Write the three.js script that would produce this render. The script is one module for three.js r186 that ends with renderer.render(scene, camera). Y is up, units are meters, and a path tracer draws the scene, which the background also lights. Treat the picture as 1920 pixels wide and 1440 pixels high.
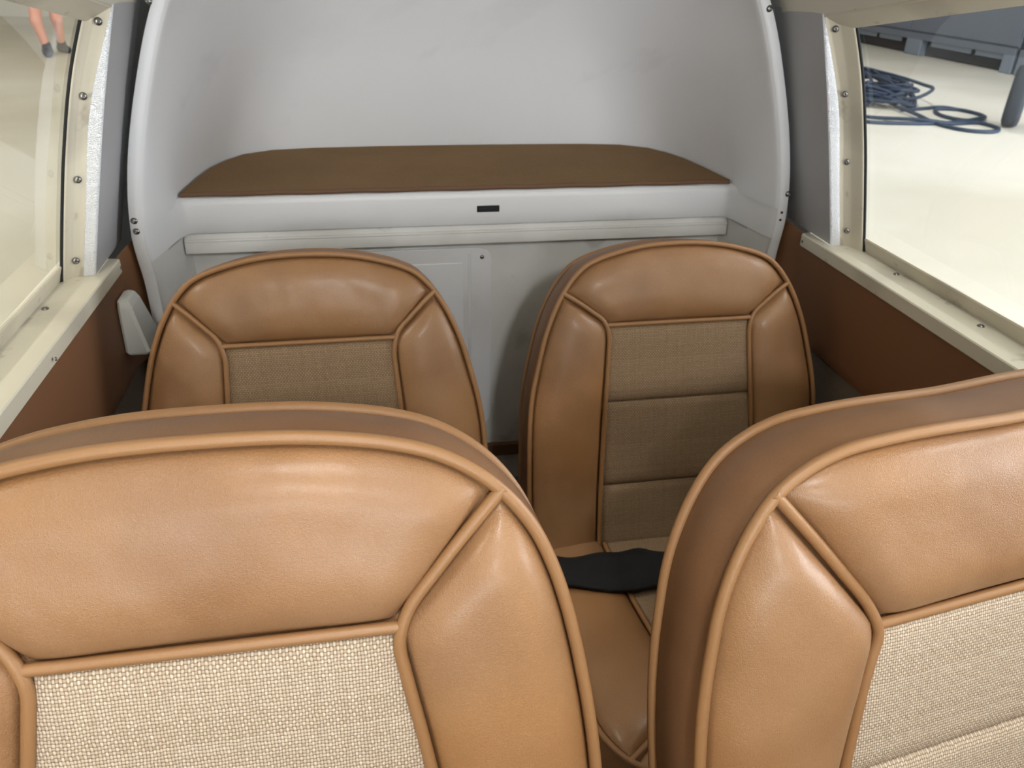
import * as THREE from 'three';
import { RoundedBoxGeometry } from 'three/addons/geometries/RoundedBoxGeometry.js';
import { mergeGeometries, mergeVertices, toCreasedNormals } from 'three/addons/utils/BufferGeometryUtils.js';
import { MarchingCubes } from 'three/addons/objects/MarchingCubes.js';
import { RectAreaLightUniformsLib } from 'three/addons/lights/RectAreaLightUniformsLib.js';

// ------------------------------------------------------------------ camera, light, exposure
// metres, y up; cabin floor is y = 0, the tail lies towards -z
const scene = new THREE.Scene();
const camera = new THREE.PerspectiveCamera(52.81, 4 / 3, 0.02, 200);
camera.position.set(-0.176, 1.071, 0);
camera.up.set(0.0668, 0.8696, -0.4892);
camera.lookAt(-0.176 + 0.16596, 1.071 - 0.4932, -0.85394);
camera.focus = 0.62; camera.userData.fStop = 15;
const renderer = new THREE.WebGLRenderer({ antialias: true });
renderer.toneMapping = THREE.LinearToneMapping;
renderer.toneMappingExposure = 1.0;
renderer.shadowMap.enabled = true;
RectAreaLightUniformsLib.init();
scene.background = new THREE.Color(0x20242a);
const HANGAR_FLOOR = -0.6, HANGAR_TOP = 6.2;
const LAMP_POWER = 60, LAMP_COLOUR = new THREE.Color(0.985, 0.99, 0.985);
const FRONT_FILL_POWER = 7.6, SIDE_FILL_POWER = 9.5, FILL_COLOUR = new THREE.Color(0.93, 0.98, 1.03);
const LAMPS = [[-6, -11, 0.7, 'left row at the tail end'], [-6, 0, 0.85, 'left row beside the wing'], [0, 2.4, 0.9, 'middle row above the cockpit'], [0, 9, 2.3, 'middle row ahead of the nose'], [6.4, -11, 0.9, 'right row above the steel cabinets'], [6.4, 0, 0.75, 'right row beside the wing']];

// ------------------------------------------------------------------ helpers
const V3 = (x, y, z) => new THREE.Vector3(x, y, z);
function rng(seed) { let a = seed >>> 0; return () => { a = (a + 0x6D2B79F5) | 0; let t = Math.imul(a ^ (a >>> 15), 1 | a); t = (t + Math.imul(t ^ (t >>> 7), 61 | t)) ^ t; return ((t ^ (t >>> 14)) >>> 0) / 4294967296; }; }
const used = {};
function numbered(n) { const k = used[n] = (used[n] ?? -1) + 1; return k ? n + '_' + String(k).padStart(3, '0') : n; }
function tag(o, label, category, group, kind) { o.userData.label = label; if (category) o.userData.category = category; if (group) o.userData.group = group; if (kind) o.userData.kind = kind; return o; }
function base(name, label, category, pos = [0, 0, 0], group, kind) { const g = new THREE.Group(); g.name = numbered(name); g.position.set(...pos); scene.add(g); return tag(g, label, category, group, kind); }
function part(name, geo, mat, parent, label) { const m = new THREE.Mesh(geo, mat); m.name = name; m.castShadow = m.receiveShadow = true; parent.add(m); if (label) m.userData.label = label; return m; }
function solo(name, geo, mat, label, category, group, kind) { const m = part(numbered(name), geo, mat, scene); return tag(m, label, category, group, kind); }
const box = (w, h, d, x = 0, y = 0, z = 0, r = 0.003) => new RoundedBoxGeometry(w, h, d, 2, Math.min(r, w / 2.01, h / 2.01, d / 2.01)).translate(x, y, z);

// rows of points -> surface, uv in metres along the rows and across them
function loft(rows, { closed = false, crease = 0, flip = false } = {}) {
  const n = rows[0].length, pos = [], uv = [], idx = [];
  const mid = Math.floor(n / 2); let vAcc = 0;
  rows.forEach((r, j) => {
    if (j) vAcc += Math.hypot(r[mid][0] - rows[j - 1][mid][0], r[mid][1] - rows[j - 1][mid][1], r[mid][2] - rows[j - 1][mid][2]);
    let u = 0;
    r.forEach((p, i) => { if (i) u += Math.hypot(p[0] - r[i - 1][0], p[1] - r[i - 1][1], p[2] - r[i - 1][2]); pos.push(...p); uv.push(u, vAcc); });
  });
  const m = closed ? n : n - 1;
  for (let j = 0; j < rows.length - 1; j++) for (let i = 0; i < m; i++) {
    const a = j * n + i, b = j * n + (i + 1) % n, c = a + n, d = b + n;
    if (flip) idx.push(a, c, b, b, c, d); else idx.push(a, b, c, b, d, c);
  }
  const g = new THREE.BufferGeometry();
  g.setAttribute('position', new THREE.Float32BufferAttribute(pos, 3)); g.setAttribute('uv', new THREE.Float32BufferAttribute(uv, 2)); g.setIndex(idx);
  g.computeVertexNormals();
  return crease ? toCreasedNormals(g, crease) : g;
}
function tube(pts, r, seg = 80, closed = false, rad = 10) {
  const c = new THREE.CatmullRomCurve3(pts.map((p) => p.isVector3 ? p : V3(...p)), closed, 'centripetal');
  const g = new THREE.TubeGeometry(c, seg, r, rad, closed), L = c.getLength(), uv = g.attributes.uv;
  for (let i = 0; i < uv.count; i++) uv.setXY(i, uv.getX(i) * L, uv.getY(i) * r * 6.283);
  return g;
}
function prism(pts, depth, bevel = 0.002) {   // polygon in x,y extruded towards +z
  const s = new THREE.Shape(pts.map((p) => new THREE.Vector2(...p)));
  return new THREE.ExtrudeGeometry(s, { depth, bevelEnabled: bevel > 0, bevelSize: bevel, bevelThickness: bevel, bevelSegments: 2, curveSegments: 12, steps: 1 });
}
function lerpTable(t) { return (x) => { if (x <= t[0][0]) return t[0][1]; for (let i = 1; i < t.length; i++) if (x <= t[i][0]) { const k = (x - t[i - 1][0]) / (t[i][0] - t[i - 1][0]); return t[i - 1][1] + k * (t[i][1] - t[i - 1][1]); } return t[t.length - 1][1]; }; }
function smoothTable(t) {      // Catmull-Rom through (x, y) with x rising
  return (x) => {
    if (x <= t[0][0]) return t[0][1]; if (x >= t[t.length - 1][0]) return t[t.length - 1][1];
    let i = 1; while (x > t[i][0]) i++;
    const [x0, y0] = t[i - 1], [x1, y1] = t[i], h = x1 - x0, k = (x - x0) / h;
    const m0 = i > 1 ? (y1 - t[i - 2][1]) / (x1 - t[i - 2][0]) : (y1 - y0) / h, m1 = i < t.length - 1 ? (t[i + 1][1] - y0) / (t[i + 1][0] - x0) : (y1 - y0) / h;
    const k2 = k * k, k3 = k2 * k;
    return (2 * k3 - 3 * k2 + 1) * y0 + (k3 - 2 * k2 + k) * h * m0 + (-2 * k3 + 3 * k2) * y1 + (k3 - k2) * h * m1;
  };
}

// ------------------------------------------------------------------ textures
function lattice(n, seed) { const r = rng(seed), a = new Float32Array(n * n); for (let i = 0; i < a.length; i++) a[i] = r(); return (x, y) => { const X = Math.floor(x), Y = Math.floor(y), fx = x - X, fy = y - Y, s = fx * fx * (3 - 2 * fx), t = fy * fy * (3 - 2 * fy), w = (i) => ((i % n) + n) % n; const p = a[w(Y) * n + w(X)], q = a[w(Y) * n + w(X + 1)], u = a[w(Y + 1) * n + w(X)], v = a[w(Y + 1) * n + w(X + 1)]; return (p + (q - p) * s) * (1 - t) + (u + (v - u) * s) * t; }; }
function fbm(n, oct, seed) { const L = []; for (let i = 0; i < oct; i++) L.push(lattice(n << i, seed + i * 7)); return (u, v) => { let s = 0, a = 0.5, t = 0; L.forEach((f, i) => { s += a * f(u * (n << i), v * (n << i)); t += a; a *= 0.5; }); return s / t; }; }
function tex(size, metres, fn, srgb) {
  const d = new Uint8Array(size * size * 4);
  for (let j = 0; j < size; j++) for (let i = 0; i < size; i++) {
    const c = fn(i / size, j / size, i, j), k = (j * size + i) * 4, q = Array.isArray(c) ? c : [c, c, c];
    for (let m = 0; m < 3; m++) d[k + m] = Math.max(0, Math.min(255, Math.round(q[m] * 255)));
    d[k + 3] = 255;
  }
  const t = new THREE.DataTexture(d, size, size, THREE.RGBAFormat);
  t.wrapS = t.wrapT = THREE.RepeatWrapping; t.magFilter = THREE.LinearFilter; t.minFilter = THREE.LinearMipmapLinearFilter; t.generateMipmaps = true;
  if (srgb) t.colorSpace = THREE.SRGBColorSpace;
  t.repeat.set(1 / metres, 1 / metres); t.needsUpdate = true; return t;
}
const mix = (a, b, k) => a.map((v, i) => v + (b[i] - v) * k);
const clamp = (x, a = 0, b = 1) => Math.min(b, Math.max(a, x));
const rgb = (r, g, b) => [r / 255, g / 255, b / 255];

// leather: hide mottling (0.5 m) and pebble grain (64 mm, toroidal cells)
const lm = fbm(5, 4, 11), lm2 = fbm(3, 3, 23);
const pore = rng(77);
const leatherMap = tex(1024, 0.5, (u, v) => { const g = 0.965 + 0.07 * pore(), a = clamp((lm(u, v) - 0.32) / 0.36), b = clamp((lm2(u, v) - 0.35) / 0.3); return mix(mix(rgb(146, 107, 73), rgb(164, 125, 90), a), rgb(166, 118, 70), b * 0.55).map((c) => c * g); }, true);
function cells(n, seed) { const r = rng(seed), px = new Float32Array(n * n), py = new Float32Array(n * n); for (let i = 0; i < n * n; i++) { px[i] = r(); py[i] = r(); } return (u, v) => { const x = u * n, y = v * n, X = Math.floor(x), Y = Math.floor(y); let d1 = 9, d2 = 9; for (let j = -1; j < 2; j++) for (let i = -1; i < 2; i++) { const k = ((Y + j + n) % n) * n + (X + i + n) % n, dx = X + i + px[k] - x, dy = Y + j + py[k] - y, d = dx * dx + dy * dy; if (d < d1) { d2 = d1; d1 = d; } else if (d < d2) d2 = d; } return Math.sqrt(d2) - Math.sqrt(d1); }; }
const grainA = cells(52, 5), grainB = cells(22, 8), grainN = fbm(8, 4, 31);
const leatherBump = tex(512, 0.064, (u, v) => clamp(0.25 + 0.5 * Math.min(1, grainA(u, v) * 2.6) + 0.25 * Math.min(1, grainB(u, v) * 2) + 0.25 * (grainN(u, v) - 0.5)));
const lr = fbm(6, 4, 71);
const leatherRough = tex(256, 0.34, (u, v) => [0, 0.31 + 0.16 * lr(u, v), 0]);
// plain weave: 64 x 64 threads on 134 mm
const NT = 64, tr = rng(3), warpT = [], weftT = [], knot = []; for (let i = 0; i < NT; i++) { warpT.push(tr()); weftT.push(tr()); } for (let i = 0; i < NT * NT; i++) knot.push(tr());
const slub = fbm(16, 3, 91);
function weave(u, v) {
  const wob = (slub(u, v) - 0.5) * 0.6, x = u * NT + wob, y = v * NT * 0.8125 - wob, NV = 52, X = ((Math.floor(x) % NT) + NT) % NT, Y = ((Math.floor(y) % NV) + NV) % NV, fx = x - Math.floor(x) - 0.5, fy = y - Math.floor(y) - 0.5;
  const over = (X + Y) % 2 === 0, h = over ? Math.sqrt(Math.max(0, 1 - (fx / 0.47) ** 2 * 0.9 - (fy / 0.62) ** 2 * 0.8)) : 0.62 * Math.sqrt(Math.max(0, 1 - (fy / 0.5) ** 2)) * (0.7 + 0.3 * Math.cos(fx * 3.1));
  return { h, tone: 0.35 * knot[Y * NT + X] + 0.65 * (over ? warpT[X] * 0.5 + 0.5 * slub(v * 3, u) : weftT[Y]), over };
}
const fabricMap = tex(1024, 0.134, (u, v) => { const w = weave(u, v), c = mix(rgb(176, 154, 130), rgb(228, 212, 192), clamp(w.tone * 0.7 + (w.over ? 0.34 : 0.05))); return mix(rgb(118, 98, 78), c, clamp(w.h * 1.7)); }, true);
const fabricBump = tex(1024, 0.134, (u, v) => weave(u, v).h);
// cut-pile carpet
const pile = cells(128, 15), nap = fbm(5, 5, 41);
const carpetMap = tex(512, 0.5, (u, v) => mix(rgb(124, 95, 60), rgb(158, 125, 84), clamp(0.5 * nap(u, v) + 0.5 * pile(u, v))), true);
const carpetBump = tex(512, 0.5, (u, v) => clamp(pile(u, v) * 1.4) * 0.7 + 0.3 * nap(u, v));
// moulded shell, paint with faint soiling; hammered aluminium; epoxy floor
const soil = fbm(4, 5, 51), soil2 = fbm(9, 4, 57);
const shellMap = tex(512, 0.9, (u, v) => { const s = clamp((soil(u, v) - 0.52) / 0.3), t = clamp((soil2(u, v) - 0.7) / 0.1); return mix(mix([0.9, 0.9, 0.91], [0.86, 0.855, 0.855], s), [0.62, 0.61, 0.59], t * 0.07); }, true);
const grey = fbm(5, 5, 61);
const lowerMap = tex(512, 0.6, (u, v) => { const s = clamp((grey(u, v) - 0.4) / 0.3), t = clamp((soil2(u, v) - 0.68) / 0.08); return mix(mix([0.885, 0.885, 0.875], [0.835, 0.83, 0.815], s), [0.5, 0.49, 0.46], t * 0.22); }, true);
const creamMap = tex(512, 0.4, (u, v) => { const s = clamp((soil(u, v) - 0.5) / 0.25), t = clamp((soil2(u, v) - 0.66) / 0.06); return mix(mix([0.86, 0.835, 0.765], [0.79, 0.765, 0.70], s), [0.47, 0.44, 0.39], t * 0.28); }, true);
const hammer = cells(40, 77); const hammerBump = tex(256, 0.09, (u, v) => clamp(hammer(u, v) * 1.6));
const fl = fbm(4, 5, 81), fl2 = fbm(3, 3, 87);
const floorMap = tex(1024, 9, (u, v) => mix(mix([0.81, 0.795, 0.745], [0.875, 0.865, 0.83], clamp((fl(u, v) - 0.35) / 0.3)), [0.69, 0.65, 0.56], clamp((fl2(u, v) - 0.55) / 0.25) * 0.5), true);

// ------------------------------------------------------------------ materials
const std = (o) => new THREE.MeshStandardMaterial({ side: THREE.DoubleSide, ...o });
const phys = (o) => new THREE.MeshPhysicalMaterial({ side: THREE.DoubleSide, ...o });
const M = {
  leather: phys({ map: leatherMap, bumpMap: leatherBump, bumpScale: 0.0003, roughnessMap: leatherRough, roughness: 1, specularIntensity: 0.9, clearcoat: 0.34, clearcoatRoughness: 0.29 }),
  band: phys({ map: leatherMap, color: 0xcfc8c6, bumpMap: leatherBump, bumpScale: 0.00012, roughness: 0.46 }),
  piping: phys({ color: 0x9b724b, bumpMap: leatherBump, bumpScale: 0.0001, roughness: 0.42 }),
  fabric: std({ map: fabricMap, bumpMap: fabricBump, bumpScale: 0.0007, roughness: 0.95 }),
  fabricRear: std({ map: fabricMap, color: 0xcebfad, bumpMap: fabricBump, bumpScale: 0.0007, roughness: 0.95 }),  // same weave with a darker tint, for the rear seats
  upholstery: phys({ color: 0x80583a, bumpMap: leatherBump, bumpScale: 0.0001, roughness: 0.6 }),
  carpet: std({ map: carpetMap, bumpMap: carpetBump, bumpScale: 0.002, roughness: 1 }),
  binding: std({ color: 0x6e5038, roughness: 0.75 }),
  shell: phys({ map: shellMap, roughness: 0.42 }),
  lower: std({ map: lowerMap, roughness: 0.5 }),
  cream: phys({ map: creamMap, roughness: 0.45 }),
  frame: phys({ map: creamMap, color: 0xf6f4f2, roughness: 0.45 }),
  lining: std({ color: 0xdad5c8, roughness: 0.6 }),
  hammered: phys({ color: 0xe8ebf2, metalness: 0.45, roughness: 0.42, bumpMap: hammerBump, bumpScale: 0.0006 }),
  greyMetal: phys({ color: 0xb4b4b7, metalness: 0.12, roughness: 0.5, bumpMap: hammerBump, bumpScale: 0.00008 }),
  screw: std({ color: 0x8d8c8a, metalness: 1, roughness: 0.3 }),
  darkHole: std({ color: 0x151515, roughness: 0.9 }),
  rubber: std({ color: 0x1c1d1e, roughness: 0.8 }),
  belt: std({ color: 0x0d0e10, roughness: 0.85, bumpMap: fabricBump, bumpScale: 0.0003 }),
  whitePlastic: phys({ color: 0xd9dbd8, roughness: 0.35 }),
  placard: phys({ color: 0x0c0e10, roughness: 0.35 }),
  placardFace: phys({ color: 0x1c2022, roughness: 0.4 }),
  sideCarpet: std({ color: 0x7d7164, bumpMap: carpetBump, bumpScale: 0.001, roughness: 1 }),
  skin: std({ color: 0xe6e6e2, roughness: 0.4 }),
  glass: phys({ color: 0xffffff, transmission: 1, thickness: 0, roughness: 0.0, ior: 1.5 }),
  glassWarm: phys({ color: 0xfffaee, transmission: 1, thickness: 0, roughness: 0.0, ior: 1.5 }),
  floor: std({ map: floorMap, roughness: 0.5 }),
  hangarWall: std({ color: 0xc9c7c0, roughness: 0.8 }),
  steel: std({ color: 0x69717f, roughness: 0.55, metalness: 0.1 }),
  steelLight: std({ color: 0x7d8896, roughness: 0.55, metalness: 0.1 }),
  gapDark: std({ color: 0x2a2d36, roughness: 0.7 }),
  hose: std({ color: 0x1e334c, roughness: 0.55 }),
  tyre: std({ color: 0x3a4049, roughness: 0.85 }),
  flesh: std({ color: 0xd99a86, roughness: 0.6 }),
  shoe: std({ color: 0x2c323d, roughness: 0.8 }),
  shorts: std({ color: 0x4a5160, roughness: 0.9 }),
  shirt: std({ color: 0x9aa3ab, roughness: 0.9 }),
  hair: std({ color: 0x4a3524, roughness: 0.9 }),
};

// ------------------------------------------------------------------ hangar (the place around the aircraft)
{
  const x0 = -13, x1 = 11.6, z0 = -21, z1 = 14, cx = (x0 + x1) / 2, cz = (z0 + z1) / 2, W = x1 - x0, D = z1 - z0, H = HANGAR_TOP - HANGAR_FLOOR, my = (HANGAR_TOP + HANGAR_FLOOR) / 2;
  const fg = new THREE.BoxGeometry(W + 0.4, 0.2, D + 0.4).translate(cx, HANGAR_FLOOR - 0.1, cz);
  const p = fg.attributes.position, uv = fg.attributes.uv; for (let i = 0; i < uv.count; i++) uv.setXY(i, p.getX(i), p.getZ(i));
  solo('hangar_floor', fg, M.floor, 'cream coated concrete hangar floor seen through both cabin windows', 'floor', null, 'structure');
  const wall = (n, w, h, d, x, y, z, l) => solo(n, new THREE.BoxGeometry(w, h, d).translate(x, y, z), M.hangarWall, l, 'wall', null, 'structure');
  wall('hangar_wall_left', 0.2, H, D, x0 - 0.1, my, cz, 'pale hangar wall on the left side beyond the aircraft');
  wall('hangar_wall_right', 0.2, H, D, x1 + 0.1, my, cz, 'pale hangar wall on the right behind the grey steel cabinets');
  wall('hangar_wall_rear', W + 0.4, H, 0.2, cx, my, z0 - 0.1, 'pale hangar wall at the far end behind the tail');
  wall('hangar_wall_front', W + 0.4, H, 0.2, cx, my, z1 + 0.1, 'pale hangar wall in front of the aircraft nose');
  solo('hangar_ceiling', new THREE.BoxGeometry(W + 0.4, 0.2, D + 0.4).translate(cx, HANGAR_TOP + 0.1, cz), M.hangarWall, 'pale hangar ceiling that carries the lamps', 'ceiling', null, 'structure');
  const glow = new THREE.MeshStandardMaterial({ color: 0xffffff, emissive: LAMP_COLOUR, emissiveIntensity: 4 });
  const housing = new THREE.BoxGeometry(0.78, 0.08, 1.68), face = new THREE.BoxGeometry(0.7, 0.01, 1.6);
  for (const [x, z, level, where] of LAMPS) {
    const g = base('hangar_lamp', 'flat rectangular hangar ceiling lamp, ' + where, 'lamp', [x, HANGAR_TOP - 0.05, z], 'hangar ceiling lamps');
    part('housing', housing, M.skin, g); part('diffuser', face, glow, g).position.y = -0.045;
    const l = new THREE.RectAreaLight(LAMP_COLOUR, LAMP_POWER * level, 0.7, 1.6); l.position.y = -0.056; l.rotation.x = -Math.PI / 2; l.name = 'lamp_light'; g.add(l);
  }
}

// added glowing door panels out of view, fill light from front and right
for (const [name, label, n, x, z, turn, power] of [['added_glow_door', 'added row of glowing panels ahead of the nose, unseen, lighting the cabin from the front', 6, 0.6, 13.9, 0, FRONT_FILL_POWER], ['added_glow_door', 'added row of glowing panels at the right hangar wall, unseen, brightening the cabin sides', 5, 11.5, -0.5, Math.PI / 2, SIDE_FILL_POWER]]) {
  const d = base(name, label, 'door', [x, HANGAR_FLOOR, z], null, 'structure'); d.rotation.y = turn;
  const pane = new THREE.MeshStandardMaterial({ color: 0xffffff, emissive: FILL_COLOUR, emissiveIntensity: 1.5 });
  for (let i = 0; i < n; i++) part('glow_panel', box(1.94, 4.0, 0.04, 2 * i + 1 - n, 2.2, 0, 0.01), pane, d);
  for (let i = 0; i <= n; i++) part('glow_post', box(0.1, 4.3, 0.08, 2 * i - n, 2.2, 0, 0.01), M.steelLight, d);
  const l = new THREE.RectAreaLight(FILL_COLOUR, power, 2 * n - 0.2, 4.0); l.position.set(0, 2.2, -0.06); l.name = 'fill_light'; d.add(l);
}

// ------------------------------------------------------------------ cabin shell
// half widths of the cabin against height (window line, post corner, flange)
const flangeX = smoothTable([[0.2, 0.515], [0.5, 0.526], [0.6, 0.525], [0.68, 0.529], [0.78, 0.514], [0.9, 0.478], [1.0, 0.437], [1.08, 0.385], [1.15, 0.31], [1.2, 0.2], [1.215, 0.06]]);
const glassX = smoothTable([[0.64, 0.592], [0.69, 0.580], [0.765, 0.561], [0.835, 0.542], [0.92, 0.515], [0.985, 0.488], [1.03, 0.466]]);
const cornerX = smoothTable([[0.66, 0.5545], [0.77, 0.526], [0.879, 0.496], [0.995, 0.460], [1.03, 0.448]]);
const innerX = smoothTable([[0.66, 0.574], [0.76, 0.548], [0.879, 0.516], [0.995, 0.466], [1.03, 0.450]]);
const railY = (z) => 0.16 * (Math.max(z, -1.1) + 1.055);   // the window head rises towards the nose
const ROOF = [[0.462, 1.000], [0.452, 1.022], [0.43, 1.06], [0.395, 1.105], [0.33, 1.158], [0.24, 1.196], [0.12, 1.216], [0, 1.222]];
const range = (a, b, n) => Array.from({ length: n }, (_, i) => a + (b - a) * i / (n - 1));
const screwGeo = new THREE.LatheGeometry([[0, 0.0012], [0.0009, 0.0012], [0.0011, 0.0026], [0.002, 0.0027], [0.0034, 0.002], [0.0044, 0.0008], [0.0046, 0]].map((p) => new THREE.Vector2(...p)), 18);
function screw(parent, pos, normal, s = 1) { const m = part('screw', screwGeo, M.screw, parent); m.position.set(...pos); m.quaternion.setFromUnitVectors(V3(0, 1, 0), V3(...normal).normalize()); m.scale.setScalar(s); return m; }

{ // rear bulkhead: moulded white shell, shelf, lip, rail and grey lower wall
  const w = base('wall_rear', 'white moulded rear bulkhead with domed upper shell, shelf lip and grey lower wall', 'bulkhead', [0, 0, 0], null, 'structure');
  const depth = (y) => 0.432 * Math.max(0.06, 1 - Math.pow(Math.max(0, (y - 0.698)) / 0.56, 2.2));
  const section = (y) => {
    const X = flangeX(y), k = X / 0.525, D = depth(y);
    const h = [[X - 0.017, -1.196], [X - 0.021, -1.202], [X - 0.03 * k, -1.235], [X - 0.04 * k, -1.29], [X - 0.046 * k, -1.2 - 0.35 * D], [X - 0.056 * k, -1.2 - 0.55 * D], [X - 0.072 * k, -1.2 - 0.73 * D], [X - 0.105 * k, -1.2 - 0.89 * D], [X - 0.165 * k, -1.2 - 0.985 * D], [X - 0.25 * k, -1.2 - 1.015 * D], [X * 0.3, -1.2 - 1.03 * D]];
    const round = 0.55 * ((q) => q * q * (3 - 2 * q))(clamp((y - 0.69) / 0.42));   // boxy at the shelf, rounder towards the roof
    for (let i = 2; i < h.length; i++) { const f = clamp((-1.2 - h[i][1]) / (1.036 * D), 0, 0.995); h[i][0] += (Math.max(0.12 * X, (X - 0.022) * Math.sqrt(1 - f * f)) - h[i][0]) * round; }
    const pts = [...h.map(([x, z]) => V3(-x, y, z)), V3(0, y, -1.2 - 1.035 * D), ...h.reverse().map(([x, z]) => V3(x, y, z))];
    return new THREE.CatmullRomCurve3(pts, false, 'centripetal').getPoints(120).map((p) => p.toArray());
  };
  part('upper_shell', loft([0.69, ...range(0.698, 1.21, 44)].map(section)), M.shell, w);
  // flange that the shell is screwed through
  const fy = range(0.2, 1.205, 60);
  const strip = (s) => loft(fy.map((y) => { const X = flangeX(y); return [[s * (X + 0.001), y, -1.204], [s * X, y, -1.1955], [s * (X - 0.001), y, -1.1945], [s * (X - 0.009), y, -1.1935], [s * (X - 0.0165), y, -1.1945], [s * (X - 0.0175), y, -1.198]]; }), { flip: s > 0 });
  part('flange_strip', strip(-1), M.shell, w); part('flange_strip', strip(1), M.shell, w);
  const sc = (x, y, n) => screw(w, [x, y, -1.1935], n ?? [0, 0, 1], 1.08);
  sc(-0.443, 0.996); sc(-0.520, 0.703); sc(-0.520, 0.687); sc(0.432, 0.998); sc(0.523, 0.716);
  for (const y of [0.684, 0.671]) { const h = part('screw_hole', new THREE.CylinderGeometry(0.0022, 0.0022, 0.001, 12).rotateX(Math.PI / 2), M.darkHole, w); h.position.set(0.5185, y, -1.1935); }
  // lip of the shelf with its cheeks
  const lipPath = (dz, y) => { const X = flangeX(y); const h = [[X - 0.017, -1.198], [X - 0.022, -1.21], [0.496, -1.262], [0.482, -1.312 + dz], [0.474, -1.324 + dz], [0.455, -1.326 + dz], [0.3, -1.326 + dz]]; return [...h.map(([x, z]) => V3(-x, y, z)), V3(0, y, -1.326 + dz), ...h.reverse().map(([x, z]) => V3(x, y, z))]; };
  const row = (dz, y) => new THREE.CatmullRomCurve3(lipPath(dz, y), false, 'centripetal').getPoints(90).map((p) => p.toArray());
  part('shelf_lip', loft([row(-0.006, 0.637), row(0, 0.6377), row(0, 0.66), row(0, 0.684), row(-0.0015, 0.6905), row(-0.005, 0.6955), row(-0.011, 0.698), row(-0.02, 0.6985)]), M.shell, w);
  part('shelf_board', prism([[-0.49, -0.02], [0.49, -0.02], [0.47, 0.2], [0.42, 0.29], [0.3, 0.35], [0, 0.37], [-0.3, 0.35], [-0.42, 0.29], [-0.47, 0.2]], 0.012, 0).rotateX(-Math.PI / 2).translate(0, 0.6835, -1.35), M.shell, w);
  // seam and ribbed rail below the lip
  const railProf = [[0.6372, -1.338], [0.6366, -1.330], [0.635, -1.3275], [0.6275, -1.3255], [0.6265, -1.3225], [0.624, -1.3212], [0.6225, -1.3235], [0.6065, -1.3205], [0.604, -1.321], [0.6028, -1.324], [0.6028, -1.338]];
  const railRow = (x) => railProf.map(([y, z]) => [x, y, z]);
  part('ribbed_rail', loft(range(-0.486, 0.486, 12).map(railRow), { crease: 0.5 }), M.lower, w);
  const lw = (y) => { const X = flangeX(y); const h = [[X - 0.012, -1.198], [X - 0.018, -1.206], [0.497, -1.27], [0.488, -1.325], [0.48, -1.341], [0.465, -1.345]]; return [...h.map(([x, z]) => [-x, y, z]), [-0.2, y, -1.345], [0.2, y, -1.345], ...h.reverse().map(([x, z]) => [x, y, z])]; };
  part('lower_wall', loft(range(0.06, 0.638, 14).map(lw), { crease: 0.6 }), M.lower, w);
  for (const s of [-1, 1]) part('seam_cord', tube([[s * 0.484, 0.6365, -1.321], [s * 0.493, 0.634, -1.285], [s * 0.503, 0.6325, -1.25], [s * 0.511, 0.6345, -1.215], [s * 0.513, 0.6385, -1.197]], 0.0012, 40, false, 6), M.greyMetal, w, 'thin grey cord along the seam');
  // baggage access panel with rounded corners and one pressed ridge
  const ap = new THREE.Shape(), [ax0, ay0, ax1, ay1, r] = [-0.30, 0.205, 0.0385, 0.588, 0.03];
  ap.moveTo(ax0 + r, ay0); ap.lineTo(ax1 - r, ay0); ap.quadraticCurveTo(ax1, ay0, ax1, ay0 + r); ap.lineTo(ax1, ay1 - r); ap.quadraticCurveTo(ax1, ay1, ax1 - r, ay1); ap.lineTo(ax0 + r, ay1); ap.quadraticCurveTo(ax0, ay1, ax0, ay1 - r); ap.lineTo(ax0, ay0 + r); ap.quadraticCurveTo(ax0, ay0, ax0 + r, ay0);
  const panel = part('access_panel', new THREE.ExtrudeGeometry(ap, { depth: 0.004, bevelEnabled: true, bevelSize: 0.0015, bevelThickness: 0.0015, bevelSegments: 3, curveSegments: 10 }).translate(0, 0, -1.3445), M.shell, w, 'white access panel with rounded corners');
  part('pressed_ridge', box(0.006, 0.37, 0.006, -0.002, 0.397, -1.3395, 0.0028), M.shell, panel);
  part('pressed_centre', box(0.262, 0.33, 0.004, -0.145, 0.397, -1.3395, 0.0018), M.shell, panel);
  for (const [x, y] of [[0.0215, 0.571], [0.0215, 0.222], [-0.283, 0.571], [-0.283, 0.222]]) screw(panel, [x, y, -1.339], [0, 0, 1], 0.85);
  // wedge of brown trim and pale sill at the floor
  part('floor_batten', box(0.94, 0.03, 0.012, 0, 0.144, -1.336, 0.004), M.binding, w, 'dark brown batten along the floor');
}
{
  const shape = [[-0.478, 0], [0.478, 0], [0.466, 0.1], [0.455, 0.165], [0.437, 0.218], [0.41, 0.265], [0.36, 0.298], [0.28, 0.311], [0.14, 0.317], [0, 0.32], [-0.14, 0.32], [-0.28, 0.314], [-0.36, 0.300], [-0.41, 0.266], [-0.437, 0.218], [-0.455, 0.165], [-0.466, 0.1]];
  const g = prism(shape, 0.005, 0.0015); g.rotateX(-Math.PI / 2).scale(1, 1, 0.975).translate(0, 0.6995, -1.331);
  const pos = g.attributes.position, uv = g.attributes.uv; for (let i = 0; i < uv.count; i++) uv.setXY(i, pos.getX(i), pos.getZ(i) + pos.getY(i));
  const c = base('shelf_carpet', 'brown cut-pile carpet lying on the white rear shelf', 'carpet', [0, 0, 0]);
  part('pile', g, M.carpet, c);
  const bp = range(-0.479, 0.479, 24).map((x, i) => V3(x, 0.7025 + 0.0005 * Math.sin(i * 2.1), -1.3285));
  const bg = tube(bp, 0.0042, 90, false, 10); bg.scale(1, 1, 1);
  part('edge_binding', bg, M.binding, c, 'dark brown bound front edge');
}
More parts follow.
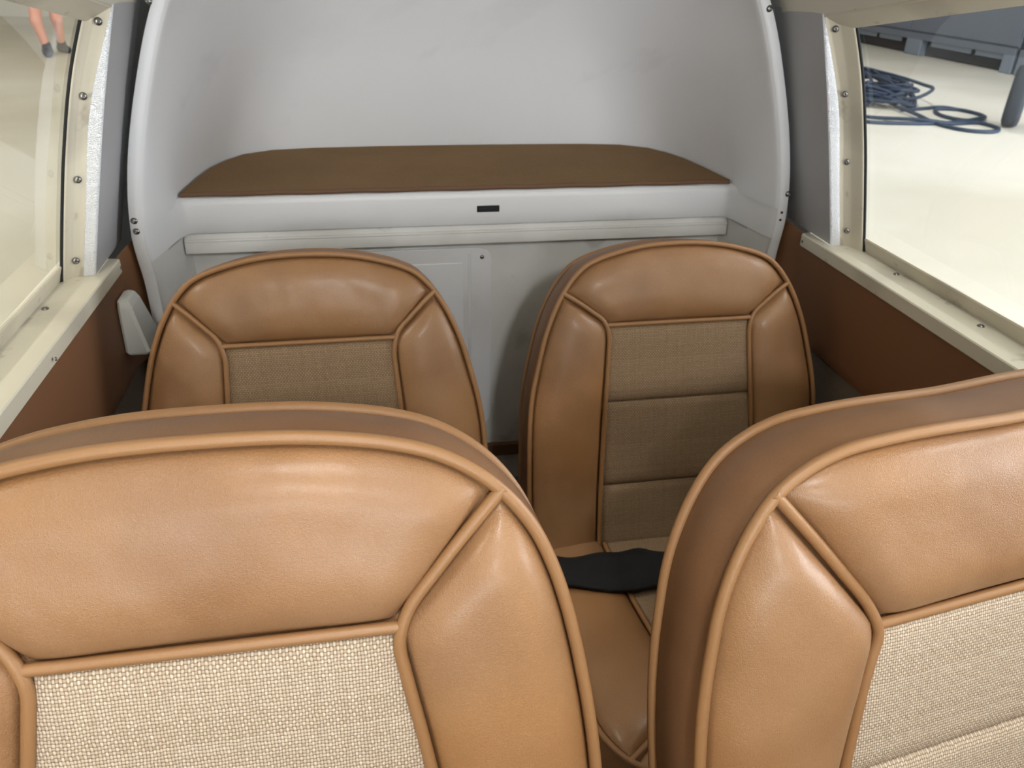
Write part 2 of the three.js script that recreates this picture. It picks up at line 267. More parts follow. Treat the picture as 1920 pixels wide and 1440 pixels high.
{
  const p = base('placard', 'small black rectangular placard fixed to the white shelf lip', 'placard', [0.03, 0.6655, -1.3255]);
  part('plate', box(0.040, 0.0115, 0.003, 0, 0, 0, 0.001), M.placard, p);
  part('plate_face', box(0.034, 0.006, 0.002, 0, -0.0005, 0.0012, 0.0006), M.placardFace, p);
}

// side walls, sills, posts, windows
const Z1 = 0.75, flare = (z) => 0.014 * (Math.max(z, -1.15) + 1.15);   // the sides spread a little towards the nose
for (const s of [-1, 1]) {
  const L = s < 0 ? 'left' : 'right';
  const w = base('wall_' + L, `${L} cabin side below the window with tan upholstered panel and dark lower carpet`, 'wall', [0, 0, 0], null, 'structure');
  // outer skin
  part('outer_skin', loft([-1.2, -0.6, 0, 0.8].map((z) => [[s * 0.5, -0.1, z], [s * 0.6, -0.05, z], [s * 0.635, 0.1, z], [s * 0.64, 0.4, z], [s * 0.63, 0.6, z], [s * 0.615, 0.665, z], [s * 0.598, 0.668, z]]), { crease: 0.8 }), M.skin, w);
  // upholstered panel, a slightly padded sheet that returns inboard at its aft end
  const zs = [-1.236, -1.225, -1.2, -1.17, -1.15, -1.12, ...range(-1.05, Z1, 14)];
  const pr = [[0.655, 0.549], [0.64, 0.546], [0.6, 0.5445], [0.55, 0.5445], [0.5, 0.546], [0.483, 0.548], [0.478, 0.553], [0.476, 0.56]];
  part('upholstered_panel', loft(zs.map((z) => pr.map(([y, x]) => [s * (x + flare(z) - (z < -1.16 ? 0.018 * Math.min(1, (-1.16 - z) / 0.06) : 0)), y + (z < -1.155 ? Math.min(0.012, (-1.155 - z) * 0.3) * clamp((y - 0.6) / 0.05) : 0), z]))), M.upholstery, w);
  part('lower_carpet', loft([-1.34, -0.8, 0, Z1].map((z) => [[0.556, 0.482], [0.553, 0.4], [0.55, 0.2], [0.55, 0.0]].map(([x, y]) => [s * (x + flare(z)), y, z]))), M.sideCarpet, w);
  // sill: cream ledge with a rounded front lip
  const sill = base('trim_' + (s < 0 ? 1 : 2), `cream painted ${L} window sill running along the cabin side`, 'sill', [0, 0, 0], null, 'structure');
  const sp = [[0.549, 0.638], [0.5412, 0.6385], [0.5396, 0.6402], [0.5393, 0.6585], [0.5407, 0.6602], [0.56, 0.661], [0.591, 0.662], [0.597, 0.664], [0.598, 0.64]];
  const sz = [-1.156, -1.152, ...range(-1.13, Z1, 10)];
  part('ledge', loft(sz.map((z, i) => sp.map(([x, y]) => [s * ((i === 0 && x < 0.55 ? x + 0.004 : x) + flare(z)), i === 0 ? y - 0.001 * (y > 0.65) : y, z])), { crease: 0.45, flip: s > 0 }), M.cream, sill);
  for (const z of s < 0 ? [-0.975, -0.80] : [-0.955, -0.775]) screw(sill, [s * 0.5835, 0.6615, z], [0, 1, 0], 1.0);
  screw(sill, [s * 0.5405, 0.648, s < 0 ? -1.149 : -1.147], [-s, 0, 0], 0.7);
  if (s < 0) screw(sill, [s * 0.540, 0.648, -0.86], [-s, 0, 0], 0.55);
  // window: bent pane, frame bands below, above and aft
  const win = base('window_' + (s < 0 ? 1 : 2), `${L} cabin window of clear curved acrylic in a cream metal frame`, 'window', [0, 0, 0], null, 'structure');
  const zg = s < 0 ? -1.068 : -1.055, gz = [zg - 0.003, -0.9, -0.6, 0, Z1];
  part('pane', loft(gz.map((z) => range(0, 1, 14).map((k) => [s * (glassX(0.672 + k * 0.328) + 0.006 + flare(z)), 0.672 + k * (0.328 + railY(z)), z]))), s < 0 ? M.glassWarm : M.glass, win);
  const lowBand = [[0.5925, 0.659], [0.5915, 0.6615], [0.5885, 0.672], [0.5845, 0.6825], [0.5855, 0.6845], [0.5905, 0.6835]];
  part('lower_frame', loft([zg - 0.005, -0.6, 0, Z1].map((z) => lowBand.map(([x, y]) => [s * (x + flare(z)), y, z])), { crease: 0.8 }), M.frame, win);
  const topBand = [[0.4955, 0.9865], [0.4895, 0.984], [0.487, 0.985], [0.463, 1.0005], [0.460, 1.0025], [0.461, 1.012]];
  part('upper_frame', loft([-1.085, -0.6, 0, Z1].map((z) => topBand.map(([x, y]) => [s * x, y + railY(z), z])), { crease: 0.6 }), M.frame, win);
  // aft frame strip: flat screwed flange, rounded step, thin bright edge at the glass
  const py = range(0.6615, 0.999, 24);
  part('aft_frame', loft(py.map((y) => { const a = innerX(y), g = glassX(y); return [[s * (a - 0.004), y, -1.0862], [s * a, y, -1.0852], [s * (a + 0.002), y, -1.0835], [s * (a + (g - a) * 0.5), y, -1.0845 + (zg + 1.0845) * 0.3], [s * (a + (g - a) * 0.62), y, -1.0845 + (zg + 1.0845) * 0.42], [s * (a + (g - a) * 0.72), y, -1.0845 + (zg + 1.0845) * 0.6], [s * (a + (g - a) * 0.9), y, zg - 0.0045], [s * g, y, zg], [s * (g + 0.001), y, zg + 0.002], [s * (g + 0.003), y, zg + 0.002], [s * (g + 0.007), y, zg - 0.0005]]; }), { flip: s > 0 }), M.frame, win);
  part('seal', loft(py.map((y) => { const g = glassX(y); return [[s * (g + 0.002), y, zg + 0.001], [s * (g + 0.0035), y, zg + 0.004], [s * (g + 0.006), y, zg + 0.0045], [s * (g + 0.007), y, zg - 0.0005]]; }), { flip: s > 0 }), M.rubber, win, 'dark seal along the pane');
  const ys = s < 0 ? [0.981, 0.897, 0.795, 0.686] : [0.981, 0.895, 0.797, 0.688];
  for (const y of ys) { const a = innerX(y), g = glassX(y); screw(win, [s * (a + (g - a) * 0.3), y, -1.0785], [-s * 0.45, 0, 0.89], 1.05); }
  // post: hammered bright face towards the nose, smooth grey face inboard
  const post = base('trim_' + (s < 0 ? 3 : 4), `${L} rear window post with hammered bright face and smooth grey inner face`, 'post', [0, 0, 0], null, 'structure');
  part('hammered_face', loft(py.map((y) => { const c = cornerX(y), a = innerX(y); return [[s * (a + 0.004), y, -1.0868], [s * a, y, -1.0868], [s * (c + 0.0035), y, -1.0868], [s * (c + 0.0012), y, -1.0874], [s * c, y, -1.0895]]; }), { flip: s > 0 }), M.hammered, post, 'bright hammered aluminium face');
  part('smooth_face', loft(py.map((y) => { const c = cornerX(y); return [[s * c, y, -1.0895], [s * (c + 0.0003), y, -1.095], [s * (c + 0.0006), y, -1.14], [s * (c + 0.001), y, -1.192], [s * (c + 0.002), y, -1.235]]; }), { flip: s > 0, crease: 0.5 }), M.greyMetal, post, 'smooth grey inner face');
}
{ // headliner, cabin floor, belly, tail and the bulkhead ahead of the camera
  const full = (pts) => [...pts.map(([x, y]) => [-x, y]), ...pts.slice(0, -1).reverse()];
  const ROOF_END = -0.15;
  const roof = base('ceiling', 'cream cabin roof lining above the side windows', 'ceiling', [0, 0, 0], null, 'structure');
  const inner = full(ROOF), outer = full(ROOF.map(([x, y]) => [x * 1.07 + 0.004, y + 0.022]));
  part('lining', loft([-1.21, -1.1, ROOF_END].map((z) => inner.map(([x, y]) => [x, y + railY(z), z]))), M.lining, roof);
  part('outer_skin', loft([-1.21, -1.1, ROOF_END].map((z) => outer.map(([x, y]) => [x, y + railY(z), z]))), M.skin, roof);
  part('front_bow', loft([inner, outer].map((r) => r.map(([x, y]) => [x, y + railY(ROOF_END), ROOF_END]))), M.frame, roof);
  for (const s of [-1, 1]) part('side_rail', loft([ROOF_END - 0.01, Z1].map((z) => [[0.462, 1.0], [0.46, 1.02], [0.475, 1.026], [0.495, 1.02], [0.497, 1.0]].map(([x, y]) => [s * x, y + railY(z), z])), { crease: 0.5 }), M.frame, roof);
  const fl = base('floor', 'cabin floor under the seats covered in grey brown carpet', 'floor', [0, 0, 0], null, 'structure');
  part('floor_carpet', new THREE.BoxGeometry(1.2, 0.02, 2.2).translate(0, -0.01, -0.25), M.sideCarpet, fl);
  part('belly_skin', new THREE.BoxGeometry(1.2, 0.05, 2.2).translate(0, -0.06, -0.25), M.skin, fl);
  const tail = base('fuselage_tail', 'white tail cone behind the cabin, outside of the rear bulkhead', 'fuselage', [0, 0, 0], null, 'structure');
  const ring = [...outer, [0.615, 0.665], [0.64, 0.4], [0.635, 0.1], [0.5, -0.1], [-0.5, -0.1], [-0.635, 0.1], [-0.64, 0.4], [-0.615, 0.665]];
  part('tail_skin', loft([[-1.2, 1], [-1.5, 0.97], [-2.2, 0.72], [-3.2, 0.4], [-3.9, 0.22], [-3.95, 0.02]].map(([z, k]) => ring.map(([x, y]) => [x * k, 0.62 + (y - 0.62) * k + (1 - k) * 0.1, z])), { closed: true }), M.skin, tail);
  const fw = base('wall_front', 'dark instrument panel bulkhead ahead of the front seats', 'bulkhead', [0, 0, 0], null, 'structure');
  part('panel_board', box(1.16, 0.5, 0.03, 0, 0.52, 0.78, 0.01), M.rubber, fw); part('firewall', box(1.2, 0.8, 0.02, 0, 0.3, 0.82, 0.005), M.greyMetal, fw);
}

// ------------------------------------------------------------------ seats
// One padded cushion: outline and welts in (u, v), relief along w. Front pieces, welts and side band become children of a shell mesh.
const pil = (d, D) => { const x = clamp(d / D); return Math.sqrt(1 - (1 - x) * (1 - x)); };
function resample(pts, n) { const c = new THREE.CurvePath(); for (let i = 1; i < pts.length; i++) c.add(new THREE.LineCurve3(pts[i - 1], pts[i])); return range(0, 1, n).map((t) => c.getPointAt(0.6 * t + 0.4 * (0.5 - 0.5 * Math.cos(Math.PI * t)))); }
const crinkle = fbm(7, 4, 101);
function padded(o) {
  const half = o.outline.map(([x, y]) => V3(x, y, 0)), all = [...half, ...half.slice(0, -1).reverse().map((p) => V3(-p.x, p.y, 0))];
  const curve = new THREE.CatmullRomCurve3(all, false, 'centripetal'), N = 200, O = curve.getSpacedPoints(N);
  const near = (x, y) => { let b = 0, d = 9; O.forEach((p, i) => { const q = Math.hypot(p.x - x, p.y - y); if (q < d) { d = q; b = i; } }); return b; };
  const iR = near(o.diag[0], o.diag[1]), iL = near(-o.diag[0], o.diag[1]);
  const bow = o.bow ?? 0, vb = o.inner[o.inner.length - 1][1];
  const innerTop = range(-1, 1, 33).map((k) => V3(k * o.inner[0][0], o.inner[0][1] + bow * (1 - k * k), 0));
  const innerCurve = (s) => new THREE.CatmullRomCurve3(o.inner.map(([x, y]) => V3(s * x, y, 0)), false, 'centripetal').getPoints(60);
  const wi = o.innerHeight ?? 0.010;
  const grid = (I, Q, H, D, endS1) => {
    const ns = I.length, nt = 34, pos = [], uv = [], idx = [];
    const Lin = I[0].distanceTo(Q[0]);
    let acc = [0]; for (let i = 1; i < ns; i++) acc.push(acc[i - 1] + I[i].clone().lerp(Q[i], 0.5).distanceTo(I[i - 1].clone().lerp(Q[i - 1], 0.5)));
    for (let i = 0; i < ns; i++) for (let j = 0; j <= nt; j++) {
      const tt = j / nt, t = 0.5 - 0.5 * Math.cos(Math.PI * tt), p = I[i].clone().lerp(Q[i], t), wdt = I[i].distanceTo(Q[i]);
      const d0 = acc[i], d1 = endS1 ? acc[ns - 1] - acc[i] : 9;
      const G0 = (o.pipe ?? 0.0046) * 0.95, h = H * pil(t * wdt - G0, D) * pil((1 - t) * wdt - G0, D * 0.8) * pil(d0 - G0, D * 0.7) * pil(d1 - G0, D * 0.7);
      const n = (crinkle((p.x + (o.seed ?? 0)) * 1.7 + 0.5, p.y * 1.7 + 0.5) - 0.5) * 0.005 * Math.min(1, h / 0.012);
      pos.push(p.x, p.y, wi * (1 - t) + h + n - 0.005); uv.push(p.x + (o.seed ?? 0), p.y);
    }
    for (let i = 0; i < ns - 1; i++) for (let j = 0; j < nt; j++) { const a = i * (nt + 1) + j, b = a + nt + 1; idx.push(a, a + 1, b, b, a + 1, b + 1); }
    const g = new THREE.BufferGeometry(); g.setAttribute('position', new THREE.Float32BufferAttribute(pos, 3)); g.setAttribute('uv', new THREE.Float32BufferAttribute(uv, 2)); g.setIndex(idx); g.computeVertexNormals(); return g;
  };
  // side band with rear face
  const T = o.thick, rows = [], ks = range(0, 1, 9);
  for (const k of ks) rows.push(O.map((p, i) => { const a = O[Math.max(0, i - 1)], b = O[Math.min(N, i + 1)], tx = b.x - a.x, ty = b.y - a.y, l = Math.hypot(tx, ty) || 1, g = (o.bulge ?? 0.006) * Math.sin(Math.PI * k) - 0.001; return [p.x + ty / l * g, p.y - tx / l * g, -k * T]; }));
  const shell = part(o.name, loft(rows), M.band, o.parent);
  const bs = new THREE.Shape(O.map((p) => new THREE.Vector2(p.x, p.y))), bg = new THREE.ShapeGeometry(bs, 4).translate(0, 0, -T - 0.001);
  part(o.rearName, bg, M.leather, shell);
  // front pieces
  const Qt = resample(O.slice(iR, iL + 1).reverse(), 100), It = resample(innerTop, 100);
  part(o.topName, grid(It, Qt, o.H, o.D ?? 0.045, true), M.leather, shell);
  for (const s of [-1, 1]) {
    const seg = s > 0 ? O.slice(0, iR + 1).reverse() : O.slice(iL), Q = resample(seg, 70), I = resample(innerCurve(s), 70);
    part('side_bolster', grid(I, Q, o.H * 1.15, o.D ?? 0.045, false), M.leather, shell);
  }
  // woven centre in ribs
  const il = innerCurve(1), halfAt = (v) => { for (let i = 1; i < il.length; i++) if (v >= il[i].y) { const k = (v - il[i - 1].y) / (il[i].y - il[i - 1].y || 1); return il[i - 1].x + k * (il[i].x - il[i - 1].x); } return il[il.length - 1].x; };
  const cuts = [o.inner[0][1], ...o.ribs, vb];
  for (let r = 0; r < cuts.length - 1; r++) {
    const v0 = cuts[r], v1 = cuts[r + 1], nu = 40, nv = 24, pos = [], uv = [], idx = [];
    for (let j = 0; j <= nv; j++) for (let i = 0; i <= nu; i++) {
      const v = v0 + (v1 - v0) * (0.5 - 0.5 * Math.cos(Math.PI * j / nv)), hw = halfAt(v) - 0.001, k = -1 + 2 * i / nu, u = k * hw, top = r === 0 ? bow * (1 - k * k) * clamp(1 - (v0 - v) / 0.05) : 0;
      const h = (o.ribHeight ?? 0.009) * pil(v0 - v, 0.018) * pil(v - v1, 0.018) * (0.6 + 0.4 * pil((1 - Math.abs(k)) * hw, 0.03));
      pos.push(u, v + top, wi - 0.006 + h); uv.push(u + (o.seed ?? 0) * 0.3, v);
    }
    for (let j = 0; j < nv; j++) for (let i = 0; i < nu; i++) { const a = j * (nu + 1) + i, b = a + nu + 1; idx.push(a, b, a + 1, a + 1, b, b + 1); }
    const g = new THREE.BufferGeometry(); g.setAttribute('position', new THREE.Float32BufferAttribute(pos, 3)); g.setAttribute('uv', new THREE.Float32BufferAttribute(uv, 2)); g.setIndex(idx); g.computeVertexNormals();
    part('woven_panel', g, o.fabric ?? M.fabric, shell);
  }
  // welts
  const pr = o.pipe ?? 0.0046, off = (w, e) => O.filter((_, i) => i % 4 === 0).map((p, q, A) => { const a = A[Math.max(0, q - 1)], b = A[Math.min(A.length - 1, q + 1)], tx = b.x - a.x, ty = b.y - a.y, l = Math.hypot(tx, ty) || 1; return V3(p.x + ty / l * e, p.y - tx / l * e, w); });
  part('outer_piping', tube(off(0.0015, 0.0008), pr, 220), M.piping, shell);
  part('rear_piping', tube(off(-T, 0.0008), pr, 220), M.piping, shell);
  part('inner_piping', tube(innerTop.filter((_, i) => i % 2 === 0).map((p) => V3(p.x * 1.022, p.y, wi + 0.0012)), pr * 0.92, 60), M.piping, shell);
  for (const s of [-1, 1]) {
    const a = s > 0 ? O[iR] : O[iL], c = V3(s * o.inner[0][0], o.inner[0][1], 0), pts = [];
    for (const k of [-0.03, 0.1, 0.35, 0.6, 0.85]) { const p = a.clone().lerp(c, k); pts.push(V3(p.x, p.y + 0.0025 * Math.sin(Math.PI * k), 0.002 + wi * k)); }
    pts.push(V3(c.x + s * 0.0035, c.y - 0.004, wi + 0.002));
    innerCurve(s).forEach((p, i) => { if (i > 3 && i % 5 === 0) pts.push(V3(p.x, p.y, wi + 0.002)); });
    part('side_piping', tube(pts, pr * 0.95, 110), M.piping, shell);
  }
  return shell;
}
function makeSeat(o) {
  const t = base('aircraft_seat', o.label, 'seat', [o.x, 0, o.z], o.group);
  t.rotation.y = (o.yaw ?? 0) * Math.PI / 180;
  const rec = o.rec * Math.PI / 180;
  const b = padded({ name: 'backrest', rearName: 'rear_cover', topName: 'top_bolster', parent: t, outline: o.outline, diag: o.diag, inner: o.inner, ribs: o.ribs, thick: o.thick, H: o.H ?? 0.02, D: o.D, bow: o.bow, seed: o.seed, pipe: o.pipe, fabric: o.fabric });
  b.position.set(0, o.y, 0); b.rotation.x = -rec;
  const cz = o.cushionZ - o.z;
  const c = padded({ name: 'seat_cushion', rearName: 'cushion_base', topName: 'front_bolster', parent: t, outline: [[0.225, -0.36], [0.232, -0.2], [0.232, -0.05], [0.222, 0.03], [0.195, 0.075], [0.15, 0.097], [0.08, 0.106], [0, 0.108]], diag: [0.2, 0.07], inner: [[0.102, 0], [0.108, -0.08], [0.118, -0.2], [0.122, -0.36]], ribs: [-0.115, -0.24], thick: 0.09, H: 0.018, seed: o.seed + 0.37, pipe: o.pipe, fabric: o.fabric });
  c.rotation.set(-Math.PI / 2 + 0.05, Math.PI, 0, 'YXZ'); c.position.set(0, o.cushionY, cz);
  part('seat_pan', box(0.43, 0.03, 0.42, 0, o.cushionY - 0.115, cz - 0.14, 0.01), M.greyMetal, t);
  const legH = o.cushionY - 0.13;
  for (const s of [-1, 1]) for (const dz of [-0.3, 0.02]) part('leg', new THREE.CylinderGeometry(0.012, 0.014, legH, 14).translate(s * 0.18, legH / 2, cz + dz), M.greyMetal, t);
  return t;
}
const frontOutline = [[0.245, -0.41], [0.248, -0.24], [0.244, -0.13], [0.234, -0.05], [0.219, 0.02], [0.202, 0.064], [0.180, 0.094], [0.158, 0.112], [0.13, 0.126], [0.07, 0.138], [0, 0.141]];
const frontOutlineB = [[0.236, -0.41], [0.25, -0.24], [0.256, -0.087], [0.25, -0.006], [0.236, 0.057], [0.204, 0.11], [0.163, 0.132], [0.119, 0.1375], [0.073, 0.138], [0, 0.136]];
const rearOutline = [[0.238, -0.37], [0.238, -0.24], [0.232, -0.12], [0.220, -0.06], [0.203, 0.0], [0.178, 0.052], [0.147, 0.087], [0.104, 0.104], [0.055, 0.114], [0, 0.117]];
const inner = [[0.108, 0.011], [0.114, -0.028], [0.124, -0.085], [0.131, -0.14], [0.129, -0.25], [0.131, -0.40]];
const innerRear = [[0.112, 0], [0.114, -0.05], [0.119, -0.12], [0.124, -0.2], [0.128, -0.28], [0.13, -0.36]];
const G = 'tan leather aircraft seats';
makeSeat({ label: 'front tan leather seat in the left foreground, its whole woven centre edge in view', x: -0.286, y: 0.676, z: -0.368, rec: 15, outline: frontOutline, diag: [0.179, 0.095], inner, ribs: [-0.118, -0.245], thick: 0.062, H: 0.021, cushionZ: -0.06, cushionY: 0.26, seed: 0.1, group: G });
makeSeat({ label: 'front tan leather seat in the right foreground, cut off by the right photo edge', x: 0.283, y: 0.645, z: -0.377, rec: 14, yaw: 8, outline: frontOutlineB, diag: [0.204, 0.109], inner: inner.map(([x, y]) => [x + (y > 0 ? 0.005 : 0.008), y > 0 ? y - 0.013 : y - 0.006]), ribs: [-0.136, -0.26], thick: 0.07, H: 0.022, cushionZ: -0.06, cushionY: 0.22, seed: 0.62, group: G });
makeSeat({ label: 'rear tan leather seat on the left, beside the white plastic box', x: -0.268, y: 0.59, z: -0.99, rec: 16, outline: rearOutline, diag: [0.172, 0.06], inner: innerRear, ribs: [-0.118, -0.245], thick: 0.07, H: 0.018, cushionZ: -0.6, cushionY: 0.245, seed: 0.33, group: G, pipe: 0.0038, fabric: M.fabricRear });
makeSeat({ label: 'rear tan leather seat on the right, with a black belt across its cushion', x: 0.279, y: 0.575, z: -1.02, rec: 17, outline: rearOutline, diag: [0.178, 0.052], inner: innerRear, ribs: [-0.12, -0.255], thick: 0.07, H: 0.018, cushionZ: -0.6, cushionY: 0.245, seed: 0.81, group: G, pipe: 0.0038, fabric: M.fabricRear });

{ // black belt lying across the rear right cushion
  const rows = range(0, 1, 60).map((t) => {
    const x = 0.03 + t * 0.43, zc = -0.842 + 0.26 * (x - 0.05) * Math.exp(-x * 1.2) + 0.005 * Math.sin(t * 9), bump = 0.013 * Math.exp(-(((x - 0.19) / 0.022) ** 2)) + 0.004 * Math.sin(x * 60), y0 = 0.262;
    const prof = [[-0.034, 0], [-0.03, 0.010 + bump], [-0.012, 0.014 + bump * 0.8], [0.008, 0.008 + bump * 0.3], [0.02, 0.012], [0.034, 0.006], [0.036, 0.001], [0.02, -0.001], [-0.02, -0.001]];
    return prof.map(([dz, dy]) => [x, y0 + dy, zc + dz + 0.004 * Math.sin(x * 40 + dz * 60)]);
  });
  const b = base('seat_belt', 'crumpled black webbing belt lying across the rear right seat cushion', 'seat belt', [0, 0, 0]);
  part('webbing', loft(rows, { closed: true }), M.belt, b);
}
{ // white plastic box by the left wall
  const b = base('belt_reel_cover', 'tapered white plastic box mounted low on the left tan wall panel', 'plastic cover', [-0.53, 0.53, -1.118]);
  const sec = (y, x0, x1, z0, z1, r = 0.004) => [[x0, z0 + r], [x0 + r, z0], [x1 - r, z0], [x1, z0 + r], [x1, z1 - r], [x1 - r, z1], [x0 + r, z1], [x0, z1 - r]].map(([x, z]) => [x, y, z]);
  const g = loft([sec(0, -0.005, 0.0, -0.001, 0.001, 0.0001), sec(0.0, -0.012, 0.018, -0.050, 0.020), sec(0.004, -0.014, 0.020, -0.052, 0.022), sec(0.07, -0.014, 0.006, -0.040, 0.014), sec(0.080, -0.014, 0.002, -0.036, 0.010), sec(0.082, -0.012, -0.001, -0.033, 0.007), sec(0.082, -0.008, -0.007, -0.016, -0.014, 0.0001)], { closed: true, crease: 0.7 });
  part('housing', g, M.whitePlastic, b); part('latch', box(0.012, 0.006, 0.012, 0.02, -0.003, 0.0, 0.002), M.whitePlastic, b);
}

// ------------------------------------------------------------------ seen through the windows
{
  const F = HANGAR_FLOOR;
  // steel cabinets on legs along the right hangar wall
  const cab = (z0, z1, label) => {
    const g = base('steel_cabinet', label, 'cabinet', [10.45, F, 0], 'grey steel cabinets along the right hangar wall'), mid = (z0 + z1) / 2, len = z1 - z0, n = Math.max(1, Math.round(len / 2.5));
    part('body', box(0.95, 1.5, len, 0.52, 1.14, mid, 0.02), M.steel, g);
    for (let i = 0; i < n; i++) part('door', box(0.03, 1.42, len / n - 0.05, 0.035, 1.13, z0 + len / n * (i + 0.5), 0.01), M.steel, g);
    part('base_rail', box(0.06, 0.115, len, 0.03, 0.335, mid, 0.01), M.steel, g);
    for (let i = 0; i <= n; i++) part('leg', box(0.16, 0.3, i === n ? 0.26 : 0.46, 0.08, 0.15, i === n ? z1 - 0.13 : z0 + len / n * i + 0.23, 0.02), M.steelLight, g);
    part('gap_shade_block', box(0.8, 0.28, len - 0.02, 0.55, 0.16, mid, 0.01), M.gapDark, g);  // added dark block, shade of the gap under the cabinet put into colour
    for (let i = 0; i < n; i++) for (const [a, c] of [[0.24, 0.62], [0.66, 0.92]]) { const q = len / n; part('lower_panel', box(0.02, 0.085, q * (c - a), 0.06, 0.235, z0 + q * i + q * (a + c) / 2, 0.006), M.steelLight, g, 'pale strip under the base rail'); }
  };
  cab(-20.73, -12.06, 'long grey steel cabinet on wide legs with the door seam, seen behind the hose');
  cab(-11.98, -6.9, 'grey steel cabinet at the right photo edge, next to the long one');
  // tangled blue air hose
  const P = (x, z, y = 0.02) => V3(x, F + y, z), rr = rng(9), pts = [];
  for (let i = 0; i < 150; i++) { const a = i * 0.63 + rr() * 0.25, r = 0.55 + 0.5 * rr(); pts.push(P(6.35 + Math.cos(a) * r * 0.62 + 0.25 * Math.sin(i * 0.11), -10.35 + Math.sin(a) * r * 1.35, 0.03 + 0.3 * rr() * (1 - 0.35 * r))); }
  pts.push(P(7.3, -11.3, 0.1), P(7.85, -11.6, 0.02), P(7.95, -11.3, 0.02), P(7.35, -10.3, 0.05), P(6.7, -9.2, 0.02));
  pts.push(P(6.35, -8.95), P(6.75, -9.05), P(7.05, -9.12), P(7.15, -8.95), P(7.2, -8.6), P(6.95, -8.3), P(6.72, -8.3), P(6.65, -8.6), P(6.9, -9.0), P(7.18, -8.9), P(7.16, -8.5), P(6.85, -8.22, 0.05), P(6.4, -8.15), P(5.9, -8.16), P(5.45, -8.3), P(5.55, -8.6), P(5.75, -8.5), P(6.1, -8.2, 0.05), P(6.45, -8.12), P(6.8, -8.15), P(6.84, -7.97), P(6.78, -7.78), P(6.58, -7.66), P(6.35, -7.75), P(6.25, -8.1), P(6.3, -8.6, 0.04), P(6.32, -9.0, 0.05));
  const hose = base('air_hose', 'tangled dark blue air hose lying on the hangar floor outside the right window', 'hose', [0, 0, 0]);
  part('hose_tube', tube(pts, 0.022, 1100, false, 7), M.hose, hose);
  // wheel at the right edge
  const wh = base('wheel', 'dark grey rubber wheel standing upright on the hangar floor at the right photo edge', 'wheel', [7.1, F, -8.02]);
  wh.rotation.y = -0.75;
  const prof = [[0.10, -0.07], [0.16, -0.085], [0.27, -0.09], [0.315, -0.075], [0.328, -0.04], [0.33, 0], [0.328, 0.04], [0.315, 0.075], [0.27, 0.09], [0.16, 0.085], [0.10, 0.07]].map(([r, y]) => new THREE.Vector2(r, y));
  const ty = new THREE.LatheGeometry(prof, 44).rotateZ(Math.PI / 2); part('tyre', ty.translate(0, 0.33, 0), M.tyre, wh);
  part('hub', new THREE.CylinderGeometry(0.105, 0.105, 0.13, 24).rotateZ(Math.PI / 2).translate(0, 0.33, 0), M.steelLight, wh);
}
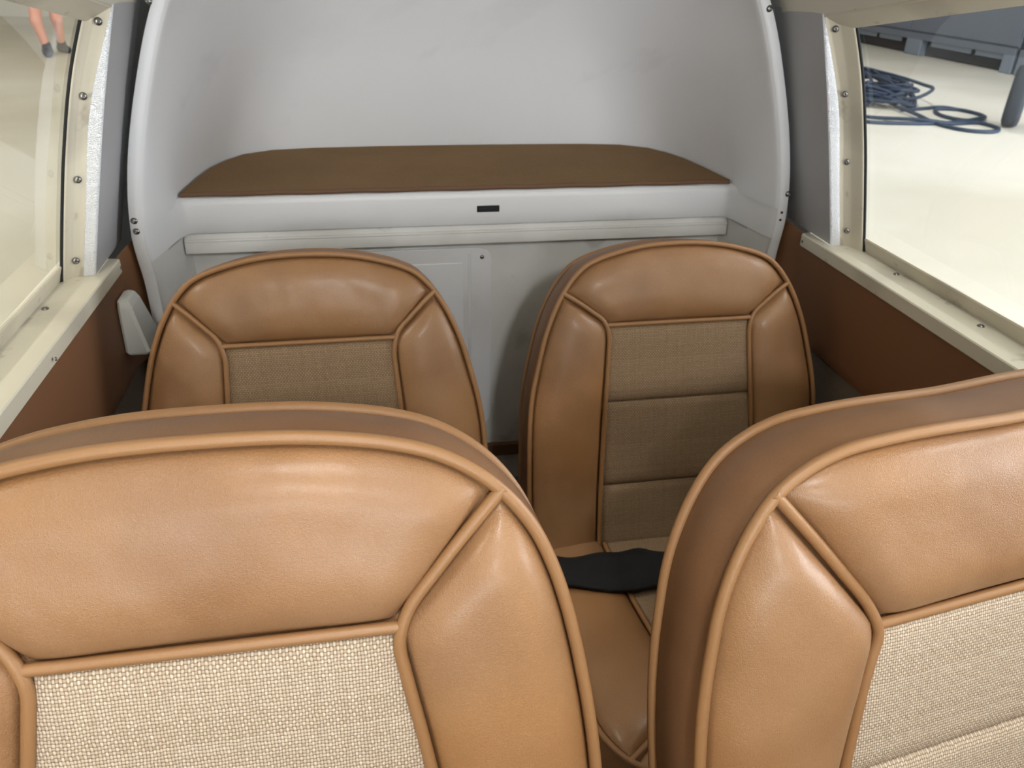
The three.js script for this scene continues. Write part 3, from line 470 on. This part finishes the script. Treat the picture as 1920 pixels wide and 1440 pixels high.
{ // person walking past the left window: a continuous body, clothes as children
  const J = { hip: [0, 0.92, 0], neck: [0.02, 1.46, 0], head: [0.04, 1.64, 0], hL: [0.0, 0.9, 0.1], kL: [0.2, 0.5, 0.2], aL: [0.2, 0.1, 0.14], hR: [0, 0.9, -0.1], kR: [0.02, 0.5, -0.13], aR: [-0.16, 0.12, -0.15], sL: [0.02, 1.4, 0.19], eL: [0.08, 1.12, 0.25], wL: [0.28, 0.95, 0.24], sR: [0.02, 1.4, -0.19], eR: [-0.1, 1.13, -0.25], wR: [-0.08, 0.88, -0.27] };
  const B = [[J.hip, [0.01, 1.2, 0], 0.135, 0.125], [[0.01, 1.2, 0], [0.02, 1.38, 0], 0.125, 0.12], [J.neck, J.head, 0.055, 0.05], [J.head, [0.05, 1.68, 0], 0.085, 0.095], [J.hL, J.kL, 0.095, 0.08], [J.kL, J.aL, 0.08, 0.052], [J.hR, J.kR, 0.095, 0.08], [J.kR, J.aR, 0.08, 0.052], [J.sL, J.eL, 0.052, 0.04], [J.eL, J.wL, 0.04, 0.028], [J.sR, J.eR, 0.052, 0.04], [J.eR, J.wR, 0.04, 0.028], [J.sL, J.sR, 0.06, 0.06], [[0.12, 1.63, 0], [0.14, 1.62, 0], 0.02, 0.014]];
  const hand = (w, dx, dy, s) => { B.push([w, [w[0] + dx * 0.08, w[1] + dy * 0.08, w[2]], 0.03, 0.026]); for (let i = 0; i < 4; i++) { const z = w[2] + (i - 1.5) * 0.02; B.push([[w[0] + dx * 0.09, w[1] + dy * 0.09, z], [w[0] + dx * (0.16 - Math.abs(i - 1.4) * 0.01), w[1] + dy * (0.16 - Math.abs(i - 1.4) * 0.01), z * 1.0], 0.009, 0.008]); } B.push([[w[0] + dx * 0.03, w[1] + dy * 0.03, w[2] + s * 0.025], [w[0] + dx * 0.09, w[1] + dy * 0.09, w[2] + s * 0.05], 0.011, 0.009]); };
  hand(J.wL, 0.8, -0.6, 1); hand(J.wR, 0.1, -1, -1);
  const sd = (p, [a, b, r0, r1]) => { const ax = b[0] - a[0], ay = b[1] - a[1], az = b[2] - a[2], L = ax * ax + ay * ay + az * az, k = clamp(((p[0] - a[0]) * ax + (p[1] - a[1]) * ay + (p[2] - a[2]) * az) / L); return Math.hypot(p[0] - a[0] - ax * k, p[1] - a[1] - ay * k, p[2] - a[2] - az * k) - (r0 + (r1 - r0) * k); };
  const smin = (a, b, k) => { const h = clamp(0.5 + 0.5 * (b - a) / k); return b + (a - b) * h - k * h * (1 - h); };
  function field(bones, grow, n, c, half, k = 0.03, cut) {
    const mc = new MarchingCubes(n, M.flesh, false, false, 120000); mc.isolation = 0;
    for (let z = 0; z < n; z++) for (let y = 0; y < n; y++) for (let x = 0; x < n; x++) { const p = [c[0] + (x / n * 2 - 1) * half, c[1] + (y / n * 2 - 1) * half, c[2] + (z / n * 2 - 1) * half]; let d = 9; for (const b of bones) d = smin(d, sd(p, b) - grow, k); if (cut) d = Math.max(d, cut(p)); mc.field[x + y * n + z * n * n] = -d; }
    mc.update();
    const g = new THREE.BufferGeometry(), m = mc.count; g.setAttribute('position', new THREE.Float32BufferAttribute(Array.from(mc.positionArray.slice(0, m * 3)).map((v, i) => c[i % 3] + v * half), 3));
    const w = mergeVertices(g, 1e-4); w.computeVertexNormals(); return w;
  }
  const man = base('person', 'person in dark shoes with bare lower legs walking beyond the left window', 'person', [-4.92, HANGAR_FLOOR, -14.35]);
  man.rotation.y = -1.05;
  part('body', field(B, 0, 96, [0.03, 0.9, 0], 0.95), M.flesh, man);
  part('shorts', field([[J.hip, [0, 1.02, 0], 0.14, 0.135], [J.hL, [0.07, 0.77, 0.135], 0.1, 0.095], [J.hR, [0.01, 0.77, -0.11], 0.1, 0.095]], 0.012, 56, [0.03, 0.8, 0], 0.42, 0.04), M.shorts, man);
  part('shirt', field([[[0, 1.0, 0], [0.02, 1.38, 0], 0.138, 0.128], [J.sL, J.sR, 0.075, 0.075], [J.sL, [0.05, 1.24, 0.22], 0.065, 0.06], [J.sR, [-0.04, 1.25, -0.225], 0.065, 0.06]], 0.01, 56, [0.02, 1.2, 0], 0.42, 0.04), M.shirt, man);
  part('hair', field([[[0.02, 1.71, 0], [0.0, 1.68, 0], 0.098, 0.1]], 0.006, 40, [0.02, 1.7, 0], 0.18, 0.02, (p) => (p[0] - 0.02) * 0.9 - (p[1] - 1.7)), M.hair, man);
  for (const [a, t] of [[J.aL, 0.05], [J.aR, -0.02]]) part('shoe', field([[[a[0] - 0.05, 0.06, a[2]], [a[0] + 0.2, 0.055, a[2] + t], 0.075, 0.06], [[a[0], 0.05, a[2]], [a[0], 0.15, a[2]], 0.07, 0.066]], 0.0, 44, [a[0] + 0.06, 0.1, a[2]], 0.27, 0.03, (p) => -p[1]), M.shoe, man);
}

scene.traverse((o) => { if (o.isMesh) o.castShadow = o.receiveShadow = true; if (o.isLight && o.shadow) o.castShadow = true; });
renderer.render(scene, camera);
